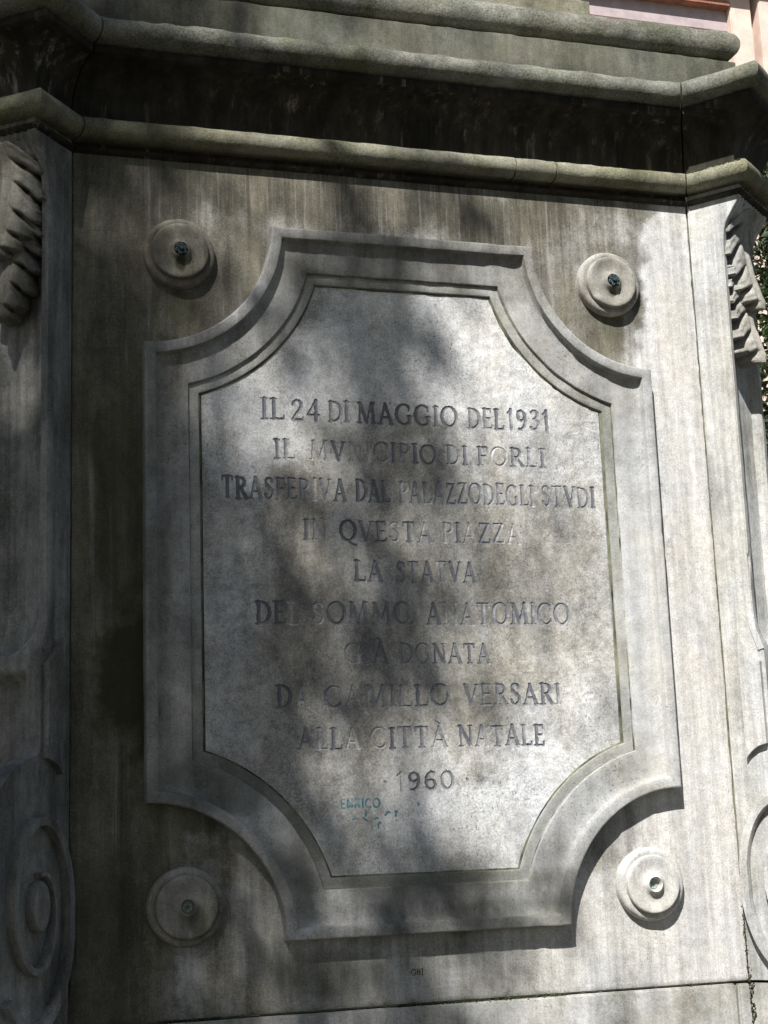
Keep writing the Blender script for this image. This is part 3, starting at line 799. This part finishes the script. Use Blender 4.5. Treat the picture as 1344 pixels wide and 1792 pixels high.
LINES = [
    (1.0839, 0.0417, [("IL", -0.2933, -0.2491), ("24", -0.2344, -0.1781), ("DI", -0.1607, -0.1198), ("MAGGIO", -0.1035, 0.1025), ("DEL", 0.1250, 0.2006), ("1931", 0.2076, 0.2986)]),
    (1.0075, 0.0385, [("IL", -0.2700, -0.2290), ("MVNICIPIO", -0.1998, 0.0550), ("DI", 0.0765, 0.1190), ("FORLI", 0.1408, 0.2844)]),
    (0.9280, 0.0420, [("TRASFERIVA", -0.3720, -0.1305), ("DAL", -0.1112, -0.0430), ("PALAZZO", -0.0234, 0.1454), ("DEGLI", 0.1501, 0.2564), ("STVDI", 0.2737, 0.3875)]),
    (0.8510, 0.0393, [("IN", -0.2167, -0.1700), ("QVESTA", -0.1458, 0.0391), ("PIAZZA", 0.0609, 0.2227)]),
    (0.7730, 0.0400, [("LA", -0.1197, -0.0639), ("STATVA", -0.0362, 0.1250)]),
    (0.6915, 0.0420, [("DEL", -0.3118, -0.2288), ("SOMMO", -0.2039, -0.0089), ("ANATOMICO", 0.0210, 0.3172)]),
    (0.6165, 0.0385, [("GI@", -0.1437, -0.0584), ("DONATA", -0.0347, 0.1466)]),
    (0.5360, 0.0400, [("DA", -0.2755, -0.2144), ("CAMILLO", -0.1854, 0.0604), ("VERSARI", 0.0897, 0.2880)]),
    (0.4585, 0.0390, [("ALLA", -0.2366, -0.1196), ("CITT@", -0.0990, 0.0515), ("NATALE", 0.0748, 0.2493)]),
    (0.3805, 0.0338, [(".", -0.0750, -0.0713), ("1960", -0.0518, 0.0625), (".", 0.0863, 0.0902)]),
]
FD = 0.004                    # the field lies this far before the face
fx = np.concatenate([np.arange(-0.4085, -0.386, 0.004), np.arange(-0.385, 0.398, 0.00125), np.arange(0.400, 0.4095, 0.004)])
fz = np.concatenate([np.arange(0.225, 0.318, 0.004), np.arange(0.320, 0.372, 0.0008), np.arange(0.3725, 1.140, 0.00125), np.arange(1.143, 1.3635, 0.004)])
FX, FZ = np.meshgrid(fx, fz)
depth = np.zeros(FX.shape)
owner = -np.ones(FX.shape, int)

def carve(strokes, x0, z0, sx, sz, idx, cut=0.0017, wall=0.0012, jit=0.0):
    """cut the strokes into the field; grid points inside belong to piece idx"""
    allp = np.concatenate([np.array(p, float) for _, p in strokes]) * (sx, sz) + (x0, z0)
    pad = 0.006
    i0, i1 = np.searchsorted(fx, (allp[:, 0].min() - pad, allp[:, 0].max() + pad))
    j0, j1 = np.searchsorted(fz, (allp[:, 1].min() - pad, allp[:, 1].max() + pad))
    X = FX[j0:j1, i0:i1]; Z = FZ[j0:j1, i0:i1]
    best = np.full(X.shape, -1.0)
    for hw, p in strokes:
        p = np.array(p, float) * (sx, sz) + (x0, z0)
        h = hw * sz
        for a, b in zip(p[:-1], p[1:]):
            d = b - a; L2 = d @ d + 1e-12
            t = np.clip(((X - a[0]) * d[0] + (Z - a[1]) * d[1]) / L2, 0, 1)
            D = np.hypot(X - a[0] - t * d[0], Z - a[1] - t * d[1])
            best = np.maximum(best, h - D)
    if jit:
        best = best + jit * vnoise(np.stack([X, 0 * X, Z], -1).reshape(-1, 3), 240, 3).reshape(X.shape)
    ins = best > 0
    dd = cut * np.clip(best / wall, 0, 1)
    sub = depth[j0:j1, i0:i1]; sub[:] = np.where(ins, np.maximum(sub, dd), sub)
    ow = owner[j0:j1, i0:i1]; ow[:] = np.where(ins, idx, ow)

n_letters = 0
for zb, h, words in LINES:
    for w, xa, xb in words:
        sp = 0.14
        tot = sum(G[ch][0] for ch in w) + sp * (len(w) - 1)
        sx = (xb - xa) / tot
        x = xa
        for ch in w:
            rot = RNG.normal(0, 0.0006)
            carve(G[ch][1], x, zb + rot, sx, h * (1 + RNG.normal(0, 0.012)), n_letters, jit=0.00045)
            n_letters += 1
            x += (G[ch][0] + sp) * sx
# pen scribble below the date, half gone
PEN = n_letters
def scrib(text, x, z, h, sx):
    for ch in text:
        st = [(0.062, p) for hw, p in G[ch][1] if hw > SF + 0.001]
        carve(st, x, z + RNG.normal(0, 0.0006), sx, h, PEN, cut=0.0, jit=0.0002)
        x += (G[ch][0] + 0.16) * sx
scrib("ENRICO", -0.161, 0.3515, 0.0165, 0.0165)
for _ in range(11):
    x, z = RNG.uniform(-0.15, 0.02), RNG.choice([0.336, 0.333, 0.330, 0.318, 0.352])
    a = RNG.uniform(-0.6, 2.2)
    L = RNG.uniform(0.004, 0.011)
    carve([(0.0009, [(0, 0), (L * math.cos(a), L * math.sin(a))])], x, z, 1, 1, PEN, cut=0.0, jit=0.0005) if False else carve([(0.0010, [(0, 0), (L * math.cos(a), L * math.sin(a)), (L * math.cos(a) + 0.003, L * math.sin(a) - 0.002)])], x, z, 1.0, 1.0, PEN, cut=0.0, jit=0.0005)

PV = np.stack([FX, np.zeros_like(FX), FZ], -1).reshape(-1, 3)
rough = 0.00035 * vnoise(PV, 40, 2) + 0.00022 * vnoise(PV, 130, 3)
flake = np.clip(vnoise(PV, 30, 7) + 0.7 * vnoise(PV, 75, 8) - 0.35, 0, 0.12) * 0.0055 * sstep(PV[:, 0], -0.1, 0.25)
PV[:, 1] = -FD + rough + flake + depth.reshape(-1)
nr, nc = FX.shape
F = grid_faces(nr, nc)
# cells outside the mid line of the frame are dropped (the frame covers them)
cxm = FX.reshape(-1)[F].mean(1); czm = FZ.reshape(-1)[F].mean(1)
R = PR + 0.098
keep = (np.abs(cxm) < PA - 0.098) & (czm < PT - 0.098) & (czm > PB + 0.098)
for cz in (PT, PB):
    keep &= np.hypot(np.abs(cxm) - PA, czm - cz) > R
F = F[keep]
own = owner.reshape(-1)[F].max(1)
def patch(name, sel, mat, parent):
    f = F[sel]
    used = np.unique(f); rm = np.zeros(nr * nc, np.int64); rm[used] = np.arange(len(used))
    return obj(name, PV[used], rm[f], mat, parent, angle=60, fixn=False)
field = patch('inscribed_field', own < 0, M['field'], plaque)
for k in range(n_letters):
    if (own == k).any(): patch('letter', own == k, M['lead'][int(RNG.choice([0, 0, 0, 0, 1, 1, 1, 1, 2]))], field)
pn = patch('pen_scribble', own == PEN, M['pen'], field)
pn['kind'] = 'stuff'
pn['label'] = 'faded teal pen scribble below the carved date'

# name scratched into the face under the plaque
def scratch():
    mb = MB()
    x = -0.036
    for ch in 'GHI':
        st = {'H': [(.03, [(.08, 0), (.08, 1)]), (.03, [(.5, 0), (.5, 1)]), (.03, [(.08, .5), (.5, .5)])]}.get(ch) or G[ch][1]
        wd = {'H': .6}.get(ch) or G[ch][0]
        for hw, p in st:
            for a, b in zip(p[:-1], p[1:]):
                a = np.array(a) * 0.011; b = np.array(b) * 0.011
                d = b - a; L = np.linalg.norm(d)
                if L < 1e-6: continue
                nn = np.array((-d[1], d[0])) / L * 0.0005
                q = [(a + nn), (b + nn), (b - nn), (a - nn)]
                mb.add([(x + v[0], -0.0011, 0.049 + v[1]) for v in q] + [(x + v[0], 0.001, 0.049 + v[1]) for v in q], [(0, 1, 2, 3), (0, 4, 5, 1), (1, 5, 6, 2), (2, 6, 7, 3), (3, 7, 4, 0)])
        x += (wd + 0.2) * 0.011
    o = mb.build('scratched_mark', M['gap'], ped, smooth=False)
scratch()

# ------------------------------------------------------------------ moss
def moss_patch(centers, name, label):
    V = []; Fc = []; n = 0
    for (x, y, z, r) in centers:
        k = 5
        a = RNG.uniform(0, 6.28)
        pts = [(x + r * math.cos(a + i * 6.283 / k) * RNG.uniform(.7, 1.2), y + r * 0.8 * math.sin(a + i * 6.283 / k), z + r * RNG.uniform(-.25, .1)) for i in range(k)]
        V += pts + [(x + RNG.normal(0, r * .3), y - r * .2, z + r * RNG.uniform(.5, 1.1)), (x, y + r * 0.3, z - r * .6)]
        for i in range(k):
            Fc.append((n + i, n + (i + 1) % k, n + k)); Fc.append((n + (i + 1) % k, n + i, n + k + 1))
        n += k + 2
    o = obj(name, V, Fc, M['moss'], None, smooth=False)
    tag(o, label, 'moss', kind='stuff')
    return o
cs = [(0.155 + RNG.normal(0, 0.022), -0.035 + RNG.uniform(-0.03, 0.02), 1.8435 + RNG.uniform(-0.001, 0.004), RNG.uniform(0.003, 0.004)) for _ in range(170)]
moss_patch(cs, 'moss', 'small green moss cushion on the top cornice roll')
cs = []
for _ in range(1500):
    x = RNG.uniform(-0.5, 0.66)
    if vnoise(np.array([[x, 0, 0]]), 9, 3)[0] + 0.5 * vnoise(np.array([[x, 0, 0]]), 30, 4)[0] < -0.05: continue
    cs.append((x, RNG.uniform(-0.004, 0.006), -0.003 + RNG.uniform(-0.003, 0.0025), RNG.uniform(0.0012, 0.0032)))
for _ in range(80):
    cs.append((0.649 + RNG.normal(0, 0.004), RNG.uniform(-0.006, 0.004), RNG.uniform(-0.10, 0.025), RNG.uniform(0.0016, 0.0036)))
for _ in range(120):
    cs.append((0.648 + RNG.normal(0, 0.0018), RNG.uniform(-0.002, 0.003), RNG.uniform(0.02, 0.14), RNG.uniform(0.0009, 0.002)))
moss_patch(cs, 'moss', 'dark green moss in the joint above the base course')
cs = []
for _ in range(420):
    a = RNG.uniform(0.02, 0.138)
    d = RNG.uniform(0.006, 0.034)
    p = np.array((HW + a * ST - d * CT, -a * CT - d * ST))
    cs.append((p[0], p[1], 1.6395 + math.sqrt(max(1e-6, 0.0208 ** 2 - (d - 0.019) ** 2)) + RNG.uniform(-0.001, 0.001), RNG.uniform(0.0012, 0.0028)))
moss_patch(cs, 'moss', 'green moss on the torus of the right corner console')

# ------------------------------------------------------------------ ground
t = NT('gravel_ground')
n = t.noise(24, 7, 0.7)
t.link(t.mix(t.ramp(n, 0.35, 0.65), (0.05, 0.048, 0.035), (0.11, 0.10, 0.075)), t.b.inputs['Base Color'])
t.b.inputs['Roughness'].default_value = 0.95
t.link(t.bump(t.noise(120, 4, 0.7), 0.6, 0.01), t.b.inputs['Normal'])
g = obj('ground', [(-60, -60, -1.254), (60, -60, -1.254), (60, 60, -1.254), (-60, 60, -1.254)], [(0, 1, 2, 3)], t.m, smooth=False)
tag(g, kind='structure')

# ------------------------------------------------------------------ building behind
bld = empty('plastered_building', (8.0, 10.0, -1.25))
tag(bld, 'salmon pink plastered building with pilasters behind the pedestal', 'building')
M['plaster'] = simple('pink_plaster', (0.60, 0.43, 0.35), 0.9, 0.18, 3.5, 0.35)
M['plaster2'] = simple('pale_pink_plaster', (0.64, 0.50, 0.42), 0.9, 0.14, 5.0, 0.3)
M['brown'] = simple('red_brown_trim', (0.30, 0.13, 0.08), 0.85, 0.25, 8.0, 0.3)
M['greytrim'] = simple('grey_stone_trim', (0.38, 0.33, 0.31), 0.85, 0.2, 8.0, 0.3)
BY = 10.0
def bpart(name, mat, *boxes, parent=bld, b=0.0):
    mb = MB()
    for bx in boxes: mb.box(*bx, b)
    return mb.build(name, M[mat], parent, smooth=False)
bpart('facade_wall', 'plaster', (-6, 16, BY, BY + 0.6, -1.25, 12.0))
bpart('pilaster', 'plaster2', (6.86, 7.10, BY - 0.10, BY, -1.25, 9.1), b=0.01)
bpart('pilaster', 'plaster2', (7.16, 7.46, BY - 0.16, BY, -1.25, 9.1), b=0.01)
M['shade_mauve'] = simple('shade_mauve_plaster', (0.40, 0.33, 0.33), 0.9, 0.15, 6.0, 0.3)
bpart('shade_band', 'shade_mauve', (-6, 6.856, BY - 0.02, BY, 8.18, 8.40))  # mauve band: shade under the cornice put into the colour
bpart('string_course', 'greytrim', (-6, 6.855, BY - 0.06, BY, 8.00, 8.06), b=0.008)
bpart('string_course', 'brown', (-6, 6.855, BY - 0.12, BY, 8.40, 8.46), b=0.008)
w = bpart('window', 'greytrim', (5.50, 6.45, BY - 0.07, BY - 0.002, 8.10, 8.135), (5.50, 5.56, BY - 0.07, BY - 0.002, 6.4, 8.10), (6.39, 6.45, BY - 0.07, BY - 0.002, 6.4, 8.10))
bpart('cornice', 'plaster2', (-6, 16, BY - 0.34, BY - 0.17, 8.72, 9.1), (-6, 16, BY - 0.17, BY, 8.62, 9.1), b=0.0)

# bare brickwork beside the pilasters
M['brick'] = simple('salmon_brick', (0.56, 0.30, 0.22), 0.9, 0.25, 9.0, 0.5)
bme = None
for row in range(16):
    for k in range(4):
        x0 = 7.475 + k * 0.232 + (0.116 if row % 2 else 0.0)
        z0 = 7.45 + row * 0.068
        if bme is None:
            mb = MB(); mb.box(-0.11, 0.11, -0.012, 0.012, -0.029, 0.029, 0.004)
            o = mb.build('brick', M['brick'], bld, smooth=False); bme = o.data
        else:
            o = bpy.data.objects.new('brick', bme); col.objects.link(o); o.parent = bld
            o.matrix_parent_inverse = Matrix.Translation(-bld.location)
        o.location = (x0 + 0.11, BY - 0.008 + RNG.uniform(-0.004, 0.004), z0)

# ------------------------------------------------------------------ foliage
def leaf_cloud(pts, size, flat=0.5, seed=0):
    """one small folded leaf (4 triangles) per point"""
    r = np.random.default_rng(seed)
    n = len(pts)
    d = r.normal(size=(n, 3)); d[:, 2] -= 0.4; d /= np.linalg.norm(d, axis=1)[:, None]
    up = r.normal(size=(n, 3)) * (1, 1, flat) + (0, 0, 1)
    sdv = np.cross(d, up); sdv /= np.linalg.norm(sdv, axis=1)[:, None] + 1e-9
    nm = np.cross(sdv, d)
    L = size * r.uniform(0.65, 1.3, n)[:, None]; Wd = L * r.uniform(0.42, 0.6, n)[:, None]
    b = pts; tip = pts + d * L
    l = pts + d * L * 0.45 + sdv * Wd * 0.5 + nm * L * 0.10
    rr = pts + d * L * 0.45 - sdv * Wd * 0.5 + nm * L * 0.10
    mid = pts + d * L * 0.5
    V = np.stack([b, l, tip, rr, mid], 1).reshape(-1, 3)
    k = np.arange(n)[:, None] * 5
    F = np.concatenate([k + np.array([[0, 4, 1]]), k + np.array([[1, 4, 2]]), k + np.array([[2, 4, 3]]), k + np.array([[3, 4, 0]])], 0)
    return V, F

def leafmat(name, c, tr=0.35):
    t = NT(name)
    n = t.noise(3.0, 4)
    cc = t.mix(t.ramp(n, 0.35, 0.65), tuple(x * 0.65 for x in c), tuple(x * 1.4 for x in c))
    t.link(cc, t.b.inputs['Base Color'])
    t.b.inputs['Roughness'].default_value = 0.55
    tl = t.n('ShaderNodeBsdfTranslucent'); t.link(cc, tl.inputs[0])
    mx = t.n('ShaderNodeMixShader'); mx.inputs[0].default_value = tr
    t.link(t.b.outputs[0], mx.inputs[1]); t.link(tl.outputs[0], mx.inputs[2]); t.link(mx.outputs[0], t.out.inputs[0])
    return t.m
M['bark'] = simple('bark', (0.09, 0.07, 0.05), 0.95, 0.4, 30, 0.8, bdist=0.02)
M['leaf_dark'] = leafmat('evergreen_leaf', (0.045, 0.075, 0.025), 0.25)
M['leaf'] = leafmat('tree_leaf', (0.06, 0.10, 0.03), 0.12)

def limb(mb, pts, r0, r1, n=9):
    pts = np.array(pts, float)
    V = []
    for i, p in enumerate(pts):
        d = pts[min(i + 1, len(pts) - 1)] - pts[max(i - 1, 0)]; d /= np.linalg.norm(d)
        a = np.cross(d, (0.3, 0.9, 0.2)); a /= np.linalg.norm(a); b = np.cross(d, a)
        r = r0 + (r1 - r0) * i / (len(pts) - 1)
        V += [p + r * (math.cos(t) * a + math.sin(t) * b) for t in np.linspace(0, 2 * math.pi, n, endpoint=False)]
    mb.add(V, [tuple(f) for f in grid_faces(len(pts), n, closed=True)])

# evergreen shrub between the pedestal and the building
sh = empty('evergreen_shrub', (3.55, 4.0, -1.25))
tag(sh, 'dark green evergreen shrub seen past the right console', 'shrub')
mb = MB(); limb(mb, [(3.55, 4.0, -1.25), (3.53, 4.02, 0.3), (3.52, 4.0, 1.8), (3.45, 4.0, 3.2)], 0.07, 0.012)
twig = []
pts = []
for _ in range(130):
    z = RNG.uniform(0.4, 3.75)
    rad = 0.52 * (1 - max(0, z - 1.2) / 3.2)
    a = RNG.uniform(0, 6.283)
    e = np.array((3.50 + rad * math.cos(a), 4.0 + rad * math.sin(a), z + 0.1))
    s0 = np.array((3.52, 4.0, z - 0.15))
    limb(mb, [s0, 0.5 * (s0 + e) + (0, 0, 0.03), e], 0.008, 0.003, 5)
    m_ = 110
    f = RNG.uniform(0.35, 1.05, m_)[:, None]
    pts.append(s0 + (e - s0) * f + RNG.normal(0, 0.055, (m_, 3)))
mb.build('stem', M['bark'], sh)
V, F = leaf_cloud(np.concatenate(pts), 0.05, seed=3)
obj('foliage', V, F, M['leaf_dark'], sh, smooth=False, fixn=False)

# the tree beside the monument that throws the dappled shade over the face
LMAP = [
    "0303030303030303030405101825272931333122344865788794959596979798989999999999999999",
    "0303030303030303030405101825272931333223334763778694959596969798989999999999999999",
    "0303030303030303030405101825272931333224324562778594959596969798989999999999999999",
    "0303030303030303030405101725262830323226324155687990969797989898999999999999999999",
    "0303030303030303030405081420212022252933343441506884979999999999999999999999999999",
    "0303030303030303030404061013141518263231313136416078959999999999999999999999999999",
    "0404040404040403030404050708101726495141465262718090979999999999999999999999999999",
    "0606060606060504030404050710132746716855637386959799999999999999999999999999999999",
    "0909090909090604030405060917264767645964707786939598989999999999999999999999999999",
    "1010101010090705040406081014172430313135435261718087939799999999999999999999999999",
    "1616161616160905040506091112131518222425354657698188959899999999999999999999999999",
    "2222222222211106050609131313111220303224324863778691979999999999999999999999999999",
    "2222222222211106060712171517121125394226304866828791969898999999999999999999999999",
    "2222222222211006060710141722151322333931344658707985919596969797989898999999999999",
    "2222222222211006050708111625232229353939435466758288939696979797989898999999999999",
    "2121212121211006050608101729323338383844536678869196989999999999999999999999999999",
    "2020202020201107050608132846464440261517215273889496989999999999999999999999999999",
    "2525252525221107070813223856626558340505053770919596989999999999999999999999999999",
    "2525252525221109091116253647566771460303104074959697989999999999999999999999999999",
    "3635343433301913131721263236415571510403257392969899999999999999999999999999999999",
    "4646464645423420172731343843475359564344527385879092949697989898999999999999999999",
    "5050504949443421203139444952545759616466697275788184879094969797979898999999999999",
    "5050505050443318162433435258626669707170706971747780848891959596979798989999999999",
    "3939404142382915131824354758698088888989898888888889909293959696979797989899999999",
    "2727282930282315152026354554637381858890939495969697979797989898989898999999999999",
    "1515161718181715162228354350586573778185899192939495969697979798989898999999999999",
    "1515151515151515172329354146525864697580858789919394959696969797979898989999999999",
    "1515151515151515172329354146515762677277828587899193949595969697979798989899999999",
    "1515151515151515172329354146515762677277828587899193949595969696979798989899999999",
    "1515151515151515172329354146515661677277828587899193949595959696979797989899999999",
    "1515151515151515172329354046515661667176818587899193949595959696979797989899999999",
]
LM = np.array([[int(r[i:i + 2]) / 99.0 for i in range(0, len(r), 2)] for r in LMAP])
LX = np.arange(LM.shape[1]) * 0.05 - 1.0
LZ = np.arange(LM.shape[0]) * 0.08 - 0.2
S = np.array(SUN)
pts = []
cell = 0.05 * 0.08
for j, z in enumerate(LZ):
    for i, x in enumerate(LX):
        L_ = LM[j, i]
        tau = -math.log(max(L_ ** (1.0 + 0.5 * min(1.0, max(0.0, (0.34 - L_) / 0.2))), 0.004))
        lam = tau * cell / 0.0019
        for _ in range(RNG.poisson(lam)):
            p = np.array((x + RNG.uniform(-.025, .025), 0.0, z + RNG.uniform(-.04, .04)))
            pts.append(p + S * RNG.uniform(6.0, 11.0))
# unseen crown leaves added to block sky light, none shading the face
big = RNG.normal(size=(44000, 3)); big /= np.linalg.norm(big, axis=1)[:, None]
big = np.array((-1.6, -6.3, 3.9)) + big * np.array((6.2, 3.3, 4.2)) * RNG.uniform(0.45, 1.0, 44000)[:, None]

land = big - S[None] * (big[:, 1] / S[1])[:, None]
ok = (big[:, 1] < -3.0) & (big[:, 2] > np.where(big[:, 1] < -5.0, -0.6, 1.6)) & ~((land[:, 0] > -0.98) & (land[:, 0] < 1.3) & (land[:, 2] > -0.5) & (land[:, 2] < 2.5))
pts += list(big[ok])
pts = np.array(pts)
tree = empty('shade_tree', (-5.6, -7.0, -1.25))
tag(tree, 'broad leafy tree standing to the left, shading the face of the pedestal, crown widened to block sky light', 'tree')
mb = MB()
fork = np.array((-5.2, -6.4, 3.6))
limb(mb, [(-5.6, -7.0, -1.25), (-5.5, -6.9, 0.2), (-5.35, -6.7, 1.7), fork], 0.26, 0.18, 14)
mb.build('trunk', M['bark'], tree)
mb = MB()
for _ in range(26):
    e = pts[RNG.integers(len(pts))]
    m1 = fork + (e - fork) * 0.5 + RNG.normal(0, 0.15, 3) + (0, 0, 0.2)
    limb(mb, [fork, fork + (m1 - fork) * .5 + (0, 0, .12), m1, e], 0.045, 0.006, 7)
mb.build('branches', M['bark'], tree)
V, F = leaf_cloud(pts, 0.105, seed=5)
obj('crown', V, F, M['leaf'], tree, smooth=False, fixn=False)
